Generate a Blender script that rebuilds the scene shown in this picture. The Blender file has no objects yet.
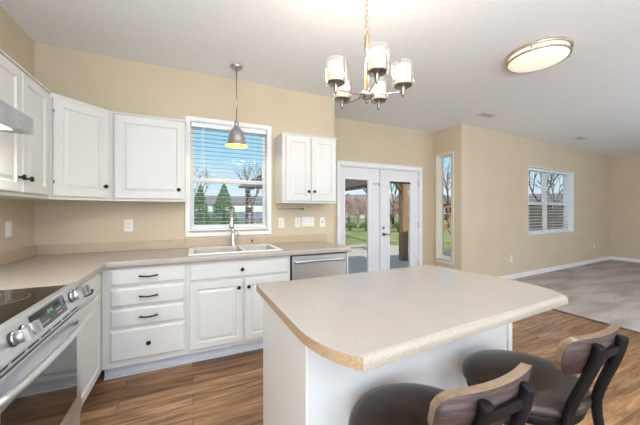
import bpy, bmesh, math, random
from mathutils import Vector, Matrix
random.seed(7)
S = bpy.context.scene
COL = S.collection
PI = math.pi

# ------------------------------------------------------------------ camera
cam = bpy.data.cameras.new('camera'); cam_o = bpy.data.objects.new('camera', cam); COL.objects.link(cam_o)
cam_o.location = (1.2066, -3.1859, 1.29)
cam_o.rotation_euler = (PI/2, 0, -math.radians(24.536))
cam.sensor_width = 36; cam.lens = 282.93/640*36; cam.shift_y = (210.79-212.5)/640; cam.clip_start = .02; cam.clip_end = 500
S.camera = cam_o
S.view_settings.view_transform = 'Standard'; S.view_settings.look = 'None'
S.view_settings.exposure = 0.07; S.view_settings.gamma = 1; S.view_settings.use_curve_mapping = False

# ------------------------------------------------------------------ sky, sun, fill lamps
W = bpy.data.worlds.new('sky'); S.world = W; W.use_nodes = True
nt = W.node_tree; nt.nodes.clear()
def N(nt, t, **k):
    n = nt.nodes.new(t)
    for a, b in k.items(): setattr(n, a, b)
    return n
tc = N(nt, 'ShaderNodeTexCoord'); sx = N(nt, 'ShaderNodeSeparateXYZ'); cr = N(nt, 'ShaderNodeValToRGB')
nz = N(nt, 'ShaderNodeTexNoise'); nz.inputs['Scale'].default_value = 3.0; nz.inputs['Detail'].default_value = 6
mp = N(nt, 'ShaderNodeMapping'); mp.inputs['Scale'].default_value = (1, 1, 4)
cc = N(nt, 'ShaderNodeValToRGB'); mx = N(nt, 'ShaderNodeMixRGB'); bg = N(nt, 'ShaderNodeBackground'); wo = N(nt, 'ShaderNodeOutputWorld')
e = cr.color_ramp.elements
e[0].position = 0.0; e[0].color = (.86, .94, .98, 1); k = e.new(.09); k.color = (.80, .91, .97, 1); e[1].position = .7; e[1].color = (.34, .55, .92, 1)
k = e.new(.18); k.color = (.40, .72, .92, 1); k = e.new(.36); k.color = (.30, .62, .90, 1); k = e.new(.42); k.color = (.34, .58, .92, 1)
cc.color_ramp.elements[0].position = .52; cc.color_ramp.elements[0].color = (0, 0, 0, 1)
cc.color_ramp.elements[1].position = .75; cc.color_ramp.elements[1].color = (.6, .6, .6, 1)
L = nt.links.new
L(tc.outputs['Generated'], sx.inputs[0]); L(sx.outputs['Z'], cr.inputs[0]); L(tc.outputs['Generated'], mp.inputs[0]); L(mp.outputs[0], nz.inputs['Vector'])
L(nz.outputs[0], cc.inputs[0]); L(cc.outputs[0], mx.inputs[0]); L(cr.outputs[0], mx.inputs[1]); mx.inputs[2].default_value = (.9, .94, 1, 1)
sr = N(nt, 'ShaderNodeMapRange'); sr.inputs[1].default_value = .34; sr.inputs[2].default_value = .5; sr.inputs[3].default_value = 1.05; sr.inputs[4].default_value = .9
L(sx.outputs['Z'], sr.inputs[0]); L(sr.outputs[0], bg.inputs[1]); L(mx.outputs[0], bg.inputs[0]); L(bg.outputs[0], wo.inputs[0])

def lamp(name, kind, loc, energy, color=(1, 1, 1), rot=(0, 0, 0), **k):
    l = bpy.data.lights.new(name, kind); o = bpy.data.objects.new(name, l); COL.objects.link(o)
    o.location = loc; o.rotation_euler = rot; l.energy = energy; l.color = color
    for a, b in k.items(): setattr(l, a, b)
    return o
lamp('sun', 'SUN', (0, -20, 20), 5.4, (1, .92, .80), (math.radians(50), 0, math.radians(-10)), angle=.01)
# fill lamps added at unseen openings cut for them (rear and left walls)
lamp('rear_fill_light', 'AREA', (2.2, -7.3, 1.5), 80, (.80, .90, 1), (math.radians(90), 0, 0), shape='RECTANGLE', size=3.2, size_y=1.9)
lamp('rear_fill_light', 'AREA', (8.2, -7.3, 1.5), 60, (.80, .90, 1), (math.radians(90), 0, 0), shape='RECTANGLE', size=3.2, size_y=1.9)
lamp('side_fill_light', 'AREA', (.04, -5.2, 1.5), 165, (.84, .92, 1), (math.radians(90), 0, math.radians(-90)), shape='RECTANGLE', size=2.0, size_y=1.5)
# added upward fill lamps, out of view behind the camera
lamp('upward_fill_light', 'AREA', (1.6, -4.7, 1.4), 150, (.78, .88, 1), (math.radians(180), 0, 0), shape='RECTANGLE', size=2.0, size_y=1.6)
lamp('upward_fill_light', 'AREA', (7.0, -4.4, 1.2), 68, (.76, .88, 1), (math.radians(180), 0, 0), shape='RECTANGLE', size=2.0, size_y=1.6)

# ------------------------------------------------------------------ materials
M = {}
def mat(name, color=(.8, .8, .8), rough=.5, metal=0, spec=.5, **k):
    m = bpy.data.materials.new(name); m.use_nodes = True; b = m.node_tree.nodes['Principled BSDF']
    b.inputs['Base Color'].default_value = (*color, 1); b.inputs['Roughness'].default_value = rough
    b.inputs['Metallic'].default_value = metal; b.inputs['Specular IOR Level'].default_value = spec
    for a, v in k.items(): b.inputs[a.replace('_', ' ')].default_value = v
    M[name] = m
    return m, m.node_tree, b
def varied(name, c1, c2, scale=8, rough=.5, metal=0, spec=.5, detail=4, bump=0, stretch=(1, 1, 1), lo=.35, hi=.65, **k):
    m, t, b = mat(name, c1, rough, metal, spec, **k)
    c = N(t, 'ShaderNodeTexCoord'); p = N(t, 'ShaderNodeMapping'); p.inputs['Scale'].default_value = stretch
    n = N(t, 'ShaderNodeTexNoise'); n.inputs['Scale'].default_value = scale; n.inputs['Detail'].default_value = detail
    r = N(t, 'ShaderNodeValToRGB'); r.color_ramp.elements[0].position = lo; r.color_ramp.elements[1].position = hi
    r.color_ramp.elements[0].color = (*c1, 1); r.color_ramp.elements[1].color = (*c2, 1)
    l = t.links.new
    l(c.outputs['Object'], p.inputs[0]); l(p.outputs[0], n.inputs['Vector']); l(n.outputs[0], r.inputs[0]); l(r.outputs[0], b.inputs['Base Color'])
    if bump:
        bp = N(t, 'ShaderNodeBump'); bp.inputs['Strength'].default_value = bump; bp.inputs['Distance'].default_value = .01
        l(n.outputs[0], bp.inputs['Height']); l(bp.outputs[0], b.inputs['Normal'])
    return m
varied('wall_paint', (.60, .505, .37), (.63, .53, .39), 2.2, .75, spec=.25)
varied('ceiling_paint', (.84, .86, .89), (.87, .89, .92), 30, .85, spec=.2, bump=.05)
varied('white_trim', (.82, .82, .83), (.86, .86, .87), 6, .35)
varied('cream_trim', (.78, .75, .68), (.81, .78, .71), 6, .4)
varied('cabinet_paint', (.655, .65, .63), (.68, .675, .655), 3, .38)
varied('island_paint', (.60, .61, .615), (.63, .64, .645), 3, .5)
varied('door_paint', (.74, .745, .78), (.78, .785, .82), 3, .4)
varied('kick_paint', (.62, .65, .70), (.68, .70, .74), 5, .45)
varied('black_metal', (.012, .011, .010), (.02, .018, .016), 20, .35, .6)
varied('stool_black', (.006, .006, .007), (.010, .009, .009), 12, .5, spec=.16)
varied('leather', (.020, .012, .008), (.040, .024, .017), 14, .28, spec=.38, bump=.015)
varied('walnut', (.036, .022, .020), (.080, .050, .044), 5, .5, spec=.3, stretch=(3, 3, 30), detail=6)
varied('walnut_edge', (.17, .105, .06), (.25, .165, .10), 10, .32, stretch=(6, 6, 1))
varied('sink_white', (.86, .86, .85), (.9, .9, .89), 3, .2)
varied('plate_white', (.80, .78, .72), (.84, .82, .76), 3, .4)
varied('slat_white', (.82, .84, .86), (.86, .88, .9), 3, .5)
varied('dark_slot', (.02, .02, .02), (.035, .03, .03), 9, .5)
varied('chrome', (.62, .62, .62), (.72, .72, .72), 5, .16, 1)
varied('nickel', (.42, .40, .38), (.52, .50, .47), 9, .25, 1)
varied('aged_nickel', (.22, .19, .16), (.32, .28, .24), 9, .3, 1)
varied('pale_brass', (.55, .47, .35), (.66, .58, .46), 9, .35, .9)
varied('brass', (.42, .30, .15), (.55, .40, .22), 9, .28, 1)
varied('brushed_nickel', (.44, .445, .45), (.54, .545, .55), 60, .34, .9, stretch=(1, 1, .05))
varied('stainless', (.64, .66, .69), (.68, .70, .73), 40, .30, .85, stretch=(1, .04, 1))
varied('hood_steel', (.38, .40, .43), (.48, .50, .53), 14, .45, .6)
varied('black_glass', (.012, .010, .009), (.018, .015, .013), 2, .05, spec=.9)
varied('vent_white', (.66, .67, .68), (.7, .71, .72), 6, .5)
varied('wood_exterior', (.20, .115, .06), (.33, .20, .11), 8, .7, stretch=(2, 2, .3))
varied('wood_dark', (.07, .055, .05), (.13, .10, .09), 8, .8)
varied('bark', (.10, .065, .045), (.19, .13, .09), 12, .9)
varied('concrete', (.38, .345, .29), (.44, .40, .34), 3, .85)
varied('fence_blue', (.09, .13, .18), (.14, .19, .24), 5, .7)
varied('siding', (.62, .62, .61), (.68, .68, .67), 2, .8)
varied('siding_brown', (.06, .045, .038), (.09, .07, .055), 2, .8)
varied('roof_shingle', (.12, .115, .12), (.2, .19, .19), 14, .9)
varied('evergreen', (.035, .10, .03), (.10, .20, .05), 3, .8)
varied('hedge_green', (.03, .065, .02), (.09, .13, .04), 4, .8)
varied('brush_pink', (.32, .20, .17), (.46, .33, .29), 3, .8)
m, t, b = mat('grass', (.3, .4, .1), .9)
def colour_noise(t, b, scales, cols, strength=.1):
    pass
varied('lawn', (.13, .17, .045), (.27, .28, .11), .9, .95, detail=8)

# countertop laminate: fine warm speckle
def speckle(name, a, b_, c, rough):
    m, t, b = mat(name, a, rough, 0, .5); l = t.links.new
    co = N(t, 'ShaderNodeTexCoord')
    n1 = N(t, 'ShaderNodeTexNoise'); n1.inputs['Scale'].default_value = 220; n1.inputs['Detail'].default_value = 2
    n2 = N(t, 'ShaderNodeTexNoise'); n2.inputs['Scale'].default_value = 9; n2.inputs['Detail'].default_value = 3
    r1 = N(t, 'ShaderNodeValToRGB'); r1.color_ramp.elements[0].position = .38; r1.color_ramp.elements[1].position = .62
    r1.color_ramp.elements[0].color = (*a, 1); r1.color_ramp.elements[1].color = (*b_, 1)
    mxx = N(t, 'ShaderNodeMixRGB'); mxx.inputs[2].default_value = (*c, 1)
    mr = N(t, 'ShaderNodeMapRange'); mr.inputs[1].default_value = .4; mr.inputs[2].default_value = .7; mr.inputs[4].default_value = .6
    l(co.outputs['Object'], n1.inputs['Vector']); l(co.outputs['Object'], n2.inputs['Vector']); l(n1.outputs[0], r1.inputs[0])
    l(r1.outputs[0], mxx.inputs[1]); l(n2.outputs[0], mr.inputs[0]); l(mr.outputs[0], mxx.inputs[0]); l(mxx.outputs[0], b.inputs['Base Color'])
speckle('laminate', (.38, .335, .30), (.455, .41, .37), (.41, .36, .32), .20)
speckle('laminate_front_shaded', (.34, .29, .235), (.42, .37, .31), (.37, .32, .26), .3)  # same laminate as the top; the nosing's duller light is put into the colour
speckle('laminate_edge', (.30, .20, .11), (.46, .33, .20), (.42, .29, .17), .5)
speckle('laminate_splash', (.46, .355, .25), (.56, .455, .345), (.47, .355, .245), .4)

# wood-look plank floor, boards running along x
m, t, b = mat('plank_floor', (.3, .15, .07), .32, 0, .5); l = t.links.new
co = N(t, 'ShaderNodeTexCoord'); br = N(t, 'ShaderNodeTexBrick'); br.offset = .37; br.offset_frequency = 2
br.inputs['Scale'].default_value = 1; br.inputs['Brick Width'].default_value = 1.22; br.inputs['Row Height'].default_value = .125
br.inputs['Mortar Size'].default_value = .0016; br.inputs['Color1'].default_value = (0, 0, 0, 1); br.inputs['Color2'].default_value = (1, 1, 1, 1); br.inputs['Mortar'].default_value = (.5, .5, .5, 1)
l(co.outputs['Object'], br.inputs['Vector'])
sc = N(t, 'ShaderNodeVectorMath', operation='MULTIPLY'); sc.inputs[1].default_value = (1.2, 13, 1); l(co.outputs['Object'], sc.inputs[0])
ad = N(t, 'ShaderNodeVectorMath', operation='ADD'); of = N(t, 'ShaderNodeVectorMath', operation='SCALE'); of.inputs['Scale'].default_value = 13
l(br.outputs['Color'], of.inputs[0]); l(sc.outputs[0], ad.inputs[0]); l(of.outputs[0], ad.inputs[1])
g1 = N(t, 'ShaderNodeTexNoise'); g1.inputs['Scale'].default_value = 2.0; g1.inputs['Detail'].default_value = 7; g1.inputs['Roughness'].default_value = .62; g1.inputs['Distortion'].default_value = .6
l(ad.outputs[0], g1.inputs['Vector'])
r1 = N(t, 'ShaderNodeValToRGB'); ee = r1.color_ramp.elements; ee[0].position = .30; ee[0].color = (.12, .055, .022, 1); ee[1].position = .70; ee[1].color = (.62, .35, .155, 1)
q = ee.new(.45); q.color = (.29, .14, .058, 1); q = ee.new(.55); q.color = (.43, .22, .09, 1)
l(g1.outputs[0], r1.inputs[0])
hs = N(t, 'ShaderNodeHueSaturation'); hs.inputs['Saturation'].default_value = .96; mr = N(t, 'ShaderNodeMapRange'); mr.inputs[3].default_value = .50; mr.inputs[4].default_value = .90
sb = N(t, 'ShaderNodeSeparateColor'); l(br.outputs['Color'], sb.inputs[0]); l(sb.outputs[0], mr.inputs[0]); l(mr.outputs[0], hs.inputs['Value']); l(r1.outputs[0], hs.inputs['Color'])
mm = N(t, 'ShaderNodeMixRGB'); mm.inputs[2].default_value = (.05, .025, .012, 1); l(br.outputs['Fac'], mm.inputs[0]); l(hs.outputs[0], mm.inputs[1]); l(mm.outputs[0], b.inputs['Base Color'])
bp = N(t, 'ShaderNodeBump'); bp.inputs['Strength'].default_value = .12; bp.inputs['Distance'].default_value = .004; l(g1.outputs[0], bp.inputs['Height']); l(bp.outputs[0], b.inputs['Normal'])

# carpet with vacuum streaks
m, t, b = mat('carpet', (.4, .36, .34), .95, 0, .1); l = t.links.new
co = N(t, 'ShaderNodeTexCoord')
n1 = N(t, 'ShaderNodeTexNoise'); n1.inputs['Scale'].default_value = 60; n1.inputs['Detail'].default_value = 3
ma = N(t, 'ShaderNodeMapping'); ma.inputs['Rotation'].default_value = (0, 0, .5); ma.inputs['Scale'].default_value = (.7, 3.2, 1)
n2 = N(t, 'ShaderNodeTexNoise'); n2.inputs['Scale'].default_value = 1.5; n2.inputs['Detail'].default_value = 4; n2.inputs['Distortion'].default_value = .5
l(co.outputs['Object'], n1.inputs['Vector']); l(co.outputs['Object'], ma.inputs[0]); l(ma.outputs[0], n2.inputs['Vector'])
r2 = N(t, 'ShaderNodeValToRGB'); r2.color_ramp.elements[0].position = .38; r2.color_ramp.elements[1].position = .62
r2.color_ramp.elements[0].color = (.42, .36, .325, 1); r2.color_ramp.elements[1].color = (.57, .505, .465, 1); l(n2.outputs[0], r2.inputs[0])
m2 = N(t, 'ShaderNodeMixRGB', blend_type='MULTIPLY'); m2.inputs[0].default_value = .6; r3 = N(t, 'ShaderNodeValToRGB'); r3.color_ramp.elements[0].position = .3; r3.color_ramp.elements[1].position = .6
r3.color_ramp.elements[0].color = (.6, .6, .6, 1); l(n1.outputs[0], r3.inputs[0]); l(r2.outputs[0], m2.inputs[1]); l(r3.outputs[0], m2.inputs[2]); l(m2.outputs[0], b.inputs['Base Color'])
bp = N(t, 'ShaderNodeBump'); bp.inputs['Strength'].default_value = .6; bp.inputs['Distance'].default_value = .01; l(n1.outputs[0], bp.inputs['Height']); l(bp.outputs[0], b.inputs['Normal'])

# window glass (thin): clear with a faint reflection
m = bpy.data.materials.new('window_glass'); m.use_nodes = True; t = m.node_tree; t.nodes.clear(); M['window_glass'] = m
o_ = N(t, 'ShaderNodeOutputMaterial'); ms = N(t, 'ShaderNodeMixShader'); tr = N(t, 'ShaderNodeBsdfTransparent'); gl = N(t, 'ShaderNodeBsdfGlossy'); gl.inputs['Roughness'].default_value = .02
lw = N(t, 'ShaderNodeLayerWeight'); lw.inputs[0].default_value = .5; pw = N(t, 'ShaderNodeMath', operation='POWER'); pw.inputs[1].default_value = 5
fr = N(t, 'ShaderNodeMath', operation='MULTIPLY_ADD'); fr.inputs[1].default_value = .35; fr.inputs[2].default_value = .006; l = t.links.new
l(lw.outputs['Facing'], pw.inputs[0]); l(pw.outputs[0], fr.inputs[0])
tr.inputs[0].default_value = (.95, .97, .97, 1)
l(fr.outputs[0], ms.inputs[0]); l(tr.outputs[0], ms.inputs[1]); l(gl.outputs[0], ms.inputs[2]); l(ms.outputs[0], o_.inputs[0])
m = bpy.data.materials.new('shade_glass'); m.use_nodes = True; t = m.node_tree; t.nodes.clear(); M['shade_glass'] = m
o_ = N(t, 'ShaderNodeOutputMaterial'); ms = N(t, 'ShaderNodeMixShader'); tr = N(t, 'ShaderNodeBsdfTransparent'); gl = N(t, 'ShaderNodeBsdfGlossy'); gl.inputs['Roughness'].default_value = .05
lw = N(t, 'ShaderNodeLayerWeight'); lw.inputs[0].default_value = .25; l = t.links.new
tr.inputs[0].default_value = (.97, .97, .96, 1); gl.inputs[0].default_value = (.95, .95, .95, 1)
l(lw.outputs['Facing'], ms.inputs[0]); l(tr.outputs[0], ms.inputs[1]); l(gl.outputs[0], ms.inputs[2]); l(ms.outputs[0], o_.inputs[0])
def emit(name, color, strength, base=(.8, .8, .8)):
    m, t, b = mat(name, base, .5); b.inputs['Emission Color'].default_value = (*color, 1); b.inputs['Emission Strength'].default_value = strength
emit('lit_frosted_glass', (1, .84, .55), .42, (.55, .51, .42))
emit('lit_diffuser', (1, .90, .72), .62, (.7, .68, .62))
emit('lit_bulb', (1, .75, .2), 1.2)
emit('lit_digits', (.25, .9, .2), .8, (.01, .01, .01))
emit('hood_lamp_lens', (1, .95, .85), 1.5)
mat('pendant_inside', (.80, .58, .05), .6)

# ------------------------------------------------------------------ helpers
def new(): return bmesh.new()
def box(bm, x0, x1, y0, y1, z0, z1, bev=0, mi=0):
    r = bmesh.ops.create_cube(bm, size=1)
    vs = r['verts']
    for v in vs: v.co = Vector(((x0+x1)/2+v.co.x*(x1-x0), (y0+y1)/2+v.co.y*(y1-y0), (z0+z1)/2+v.co.z*(z1-z0)))
    fs = set(f for v in vs for f in v.link_faces)
    for f in fs: f.material_index = mi
    if bev:
        es = list(set(e for v in vs for e in v.link_edges))
        r = bmesh.ops.bevel(bm, geom=es, offset=bev, segments=2, profile=.5, affect='EDGES')
        for f in r['faces']: f.material_index = mi
def prism(bm, pts, z0, z1, mi=0):
    a = [bm.verts.new((p[0], p[1], z0)) for p in pts]; b = [bm.verts.new((p[0], p[1], z1)) for p in pts]; n = len(pts)
    fs = [bm.faces.new(a[::-1]), bm.faces.new(b)] + [bm.faces.new((a[i], a[(i+1) % n], b[(i+1) % n], b[i])) for i in range(n)]
    for f in fs: f.material_index = mi
    return fs
def frame(d):
    d = d.normalized(); u = d.orthogonal().normalized(); return u, d.cross(u)
def tube(bm, pts, r, seg=10, mi=0, caps=True, sq=1.0):
    pts = [Vector(p) for p in pts]; rr = r if isinstance(r, (list, tuple)) else [r]*len(pts)
    rings = []; u = None
    for i, p in enumerate(pts):
        d = (pts[min(i+1, len(pts)-1)]-pts[max(i-1, 0)]).normalized()
        if u is None: u, v = frame(d)
        else:
            u = (u-d*u.dot(d)).normalized(); v = d.cross(u)
        rings.append([bm.verts.new(p+(u*math.cos(a)+v*math.sin(a)*sq)*rr[i]) for a in [2*PI*k/seg for k in range(seg)]])
    for a, b in zip(rings, rings[1:]):
        for k in range(seg):
            f = bm.faces.new((a[k], a[(k+1) % seg], b[(k+1) % seg], b[k])); f.material_index = mi; f.smooth = True
    if caps:
        for f in (bm.faces.new(rings[0][::-1]), bm.faces.new(rings[-1])): f.material_index = mi
def smoothpath(pts, n=8):
    pts = [Vector(p) for p in pts]; out = []
    for i in range(len(pts)-1):
        p0 = pts[max(i-1, 0)]; p1 = pts[i]; p2 = pts[i+1]; p3 = pts[min(i+2, len(pts)-1)]
        for k in range(n):
            t = k/n
            out.append(.5*((2*p1)+(p2-p0)*t+(2*p0-5*p1+4*p2-p3)*t*t+(3*p1-p0-3*p2+p3)*t**3))
    out.append(pts[-1]); return out
def lathe(bm, prof, c=(0, 0, 0), seg=24, mi=0, axis='z', sx=1, sy=1):
    rings = []
    def P(r, h, a):
        x, y = r*math.cos(a)*sx, r*math.sin(a)*sy
        if axis == 'z': return Vector((c[0]+x, c[1]+y, c[2]+h))
        if axis == 'y': return Vector((c[0]+x, c[1]-h, c[2]+y))      # h runs to -y (toward the viewer of a front)
        return Vector((c[0]+h, c[1]+x, c[2]+y))                       # h runs to +x
    for r, h in prof:
        if r <= 1e-6: rings.append([bm.verts.new(P(0, h, 0))])
        else: rings.append([bm.verts.new(P(r, h, 2*PI*k/seg)) for k in range(seg)])
    for a, b in zip(rings, rings[1:]):
        for k in range(seg):
            k2 = (k+1) % seg
            if len(a) == 1 and len(b) == 1: continue
            if len(a) == 1: f = bm.faces.new((a[0], b[k2], b[k]))
            elif len(b) == 1: f = bm.faces.new((a[k], a[k2], b[0]))
            else: f = bm.faces.new((a[k], a[k2], b[k2], b[k]))
            f.smooth = True; f.material_index = mi
def obj(name, bm, m, parent=None, loc=None, rot=None, bevel=0):
    bmesh.ops.recalc_face_normals(bm, faces=bm.faces)
    me = bpy.data.meshes.new(name); bm.to_mesh(me); bm.free()
    for x in (m if isinstance(m, (list, tuple)) else [m]): me.materials.append(M[x])
    o = bpy.data.objects.new(name, me); COL.objects.link(o)
    if parent: o.parent = parent
    if loc: o.location = loc
    if rot: o.rotation_euler = rot
    if bevel:
        md = o.modifiers.new('bevel', 'BEVEL'); md.width = bevel; md.segments = 2; md.limit_method = 'ANGLE'
    return o
def tag(o, label, cat, group=None, kind=None):
    if label: o['label'] = label
    if cat: o['category'] = cat
    if group: o['group'] = group
    if kind: o['kind'] = kind
    return o
def thing(name, label, cat, loc=(0, 0, 0), rz=0, group=None):
    o = bpy.data.objects.new(name, None); COL.objects.link(o); o.location = loc; o.rotation_euler = (0, 0, rz); o.empty_display_size = .05
    return tag(o, label, cat, group)
def struct(name, bm, m, parent=None, **k):
    o = obj(name, bm, m, parent, **k)
    if not parent: o['kind'] = 'structure'
    return o
def rings_front(bm, w, h, x0, z0, y0, prof, mi=0):
    """nested rectangles facing -y; prof = [(inset, y offset toward the back)], last one closed"""
    prev = None
    for ins, d in prof:
        r = [bm.verts.new((x0+a, y0+d, z0+b)) for a, b in ((ins, ins), (w-ins, ins), (w-ins, h-ins), (ins, h-ins))]
        if prev:
            for k in range(4):
                f = bm.faces.new((prev[k], prev[(k+1) % 4], r[(k+1) % 4], r[k])); f.material_index = mi
        prev = r
    bm.faces.new(prev).material_index = mi
    return prev
T = .019
def door_mesh(w, h, stile=.055):
    """raised-panel cabinet door, back at y=0, front at y=-T, lower left corner at origin"""
    bm = new()
    prof = [(0, 0), (0, -T+.005), (.006, -T), (stile, -T), (stile+.007, -T+.009), (stile+.014, -T+.009), (stile+.032, -T+.002), (stile+.036, -T+.002)]
    r0 = [bm.verts.new((a, 0, b)) for a, b in ((0, 0), (w, 0), (w, h), (0, h))]; bm.faces.new(r0)
    rings_front(bm, w, h, 0, 0, 0, prof); bmesh.ops.remove_doubles(bm, verts=bm.verts, dist=1e-6)
    return bm
def drawer_mesh(w, h):
    bm = new(); r0 = [bm.verts.new((a, 0, b)) for a, b in ((0, 0), (w, 0), (w, h), (0, h))]; bm.faces.new(r0)
    rings_front(bm, w, h, 0, 0, 0, [(0, 0), (0, -T+.007), (.004, -T+.006), (.016, -T), (.02, -T)]); bmesh.ops.remove_doubles(bm, verts=bm.verts, dist=1e-6)
    return bm
def knob(parent, x, z, y=-T):
    bm = new(); lathe(bm, [(0, 0), (.008, 0), (.006, .006), (.006, .012), (.014, .018), (.0165, .023), (.014, .029), (0, .031)], (x, y, z), 16, axis='y')
    o = obj('knob', bm, 'black_metal', parent); return o
def pull(parent, x, z, y=-T, w=.10):
    bm = new(); h = w/2
    tube(bm, [(x-h, y, z), (x-h, y-.02, z)], .006, 8); tube(bm, [(x+h, y, z), (x+h, y-.02, z)], .006, 8)
    tube(bm, smoothpath([(x-h-.012, y-.018, z+.003), (x-h+.01, y-.024, z), (x, y-.030, z-.002), (x+h-.01, y-.024, z), (x+h+.012, y-.018, z+.003)]), [.0085]+[.006]*15+[.006]*16+[.0085], 8)
    return obj('bar_pull', bm, 'black_metal', parent)
def cab_door(root, x0, z0, w, h, kx=None, kz=None, y=-.001, hinge=None):
    d = obj('cabinet_door', door_mesh(w, h), 'cabinet_paint', root, loc=(x0, y, z0))
    if kx is not None: knob(d, kx, kz)
    if hinge is not None:
        for zz in (.10, h-.10):
            bm = new(); tube(bm, [(hinge, -T-.002, zz-.012), (hinge, -T-.002, zz+.012)], .003, 8); obj('hinge', bm, 'black_metal', d)
    return d
def cab_drawer(root, x0, z0, w, h, kind='pull', y=-.001, hx=None):
    d = obj('drawer_front', drawer_mesh(w, h), 'cabinet_paint', root, loc=(x0, y, z0)); hx = w/2 if hx is None else hx
    if kind == 'pull': pull(d, hx, h/2)
    elif kind == 'knob': knob(d, hx, h/2)
    return d

# ------------------------------------------------------------------ room shell
C = 2.7174; X0 = 2.8627; D1 = .65; X1 = 5.2333; D2 = .0614; X2 = 11.2645; D3 = D2+.366; YB = -7.5
TH = .16
bm = new(); box(bm, -TH, 5.50, YB, .0, -.12, 0); box(bm, X0, 5.2333, 0, D1, -.12, 0); struct('floor', bm, 'plank_floor')
bm = new(); prism(bm, [(5.502, YB), (X2, YB), (X2, D3), (X1+.27, D2+.016)], -.12, .008); struct('floor_living_room', bm, 'carpet')
bm = new(); box(bm, 5.487, 5.510, YB, D2, 0.0005, .012); tag(struct('trim_1', bm, 'wood_dark'), None, None)
bm = new(); prism(bm, [(-.4, -10.5), (X2+.4, -10.5), (X2+.4, D3+.4), (X1+.3, D2+.5), (X1+.3, D1+.3), (X0-.02, D1+.3), (X0-.02, .4), (-.4, .4)], C, C+.18); struct('ceiling', bm, 'ceiling_paint')  # slab extension past the rear wall is unseen, added to block the sun
bm = new(); box(bm, -TH, 0, YB, -6.2, -.1, C); box(bm, -TH, 0, -4.2, TH, -.1, C); box(bm, -TH, 0, -6.2, -4.2, -.1, .75); box(bm, -TH, 0, -6.2, -4.2, 2.25, C); struct('wall_left', bm, 'wall_paint')
def wall_open(bm, length, holes, th=TH, z1=C):
    """wall in local x (0..length), inner face y=0, thickness to +y; holes (x0,x1,z0,z1)"""
    xs = sorted(set([0, length]+[h[0] for h in holes]+[h[1] for h in holes]))
    for a, b in zip(xs, xs[1:]):
        hs = [h for h in holes if h[0] <= a+1e-6 and h[1] >= b-1e-6]
        if not hs: box(bm, a, b, 0, th, -.1, z1)
        else:
            h = hs[0]; box(bm, a, b, 0, th, -.1, h[2]) if h[2] > -.05 else None; box(bm, a, b, 0, th, h[3], z1)
KW = (1.190, 2.010, 1.085, 2.22)
bm = new(); wall_open(bm, X0, [KW]); struct('wall_back', bm, 'wall_paint')
bm = new(); box(bm, X0-.12, X0, TH, D1, -.1, C); struct('wall_return', bm, 'wall_paint')
DO = (3.285, 4.905)
bm = new(); wall_open(bm, X1-X0+.12, [(DO[0]-X0+.12, DO[1]-X0+.12, -.1, 2.0)]); struct('wall_garden', bm, 'wall_paint', loc=(X0-.12, D1, 0))
NW = (.215, .570, .44, 2.275)   # narrow window opening along y on wall x = X1
bm = new(); wall_open(bm, D1-D2, [(D1-NW[1], D1-NW[0], NW[2], NW[3])]); struct('wall_nook', bm, 'wall_paint', loc=(X1, D1, 0), rot=(0, 0, -PI/2))
ang = math.atan2(D3-D2, X2-X1); LL = math.hypot(D3-D2, X2-X1)
LW = ((7.25-X1)/math.cos(ang), (9.19-X1)/math.cos(ang), .815, 2.175)
def LWP(s, y=0, z=0): return (X1+math.cos(ang)*s-math.sin(ang)*y, D2+math.sin(ang)*s+math.cos(ang)*y, z)
bm = new(); wall_open(bm, LL, [LW], th=.2); struct('wall_living', bm, 'wall_paint', loc=(X1+.0005, D2, 0), rot=(0, 0, ang))
bm = new(); box(bm, X2, X2+TH, YB, D3+.2, -.1, C); struct('wall_right', bm, 'wall_paint')
bm = new(); wall_open(bm, X2, [(.6, 3.8, .55, 2.45), (6.6, 9.8, .55, 2.45)]); struct('wall_rear', bm, 'wall_paint', loc=(0, YB, 0))
for v in bpy.data.objects['wall_rear'].data.vertices: v.co.y -= TH

def baseboard(name, L_, loc, rz):
    bm = new(); box(bm, 0, L_, -.014, -.001, .009, .085, .002); box(bm, 0, L_, -.010, -.001, .085, .097, .002)
    struct(name, bm, 'white_trim', loc=loc, rot=(0, 0, rz))
baseboard('baseboard_living', LL-.02, (X1, D2, 0), ang)
baseboard('baseboard_right', 7.2, (X2, D3-.01, 0), -PI/2)
baseboard('baseboard_nook', D1-D2, (X1, D1, 0), -PI/2)

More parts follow.
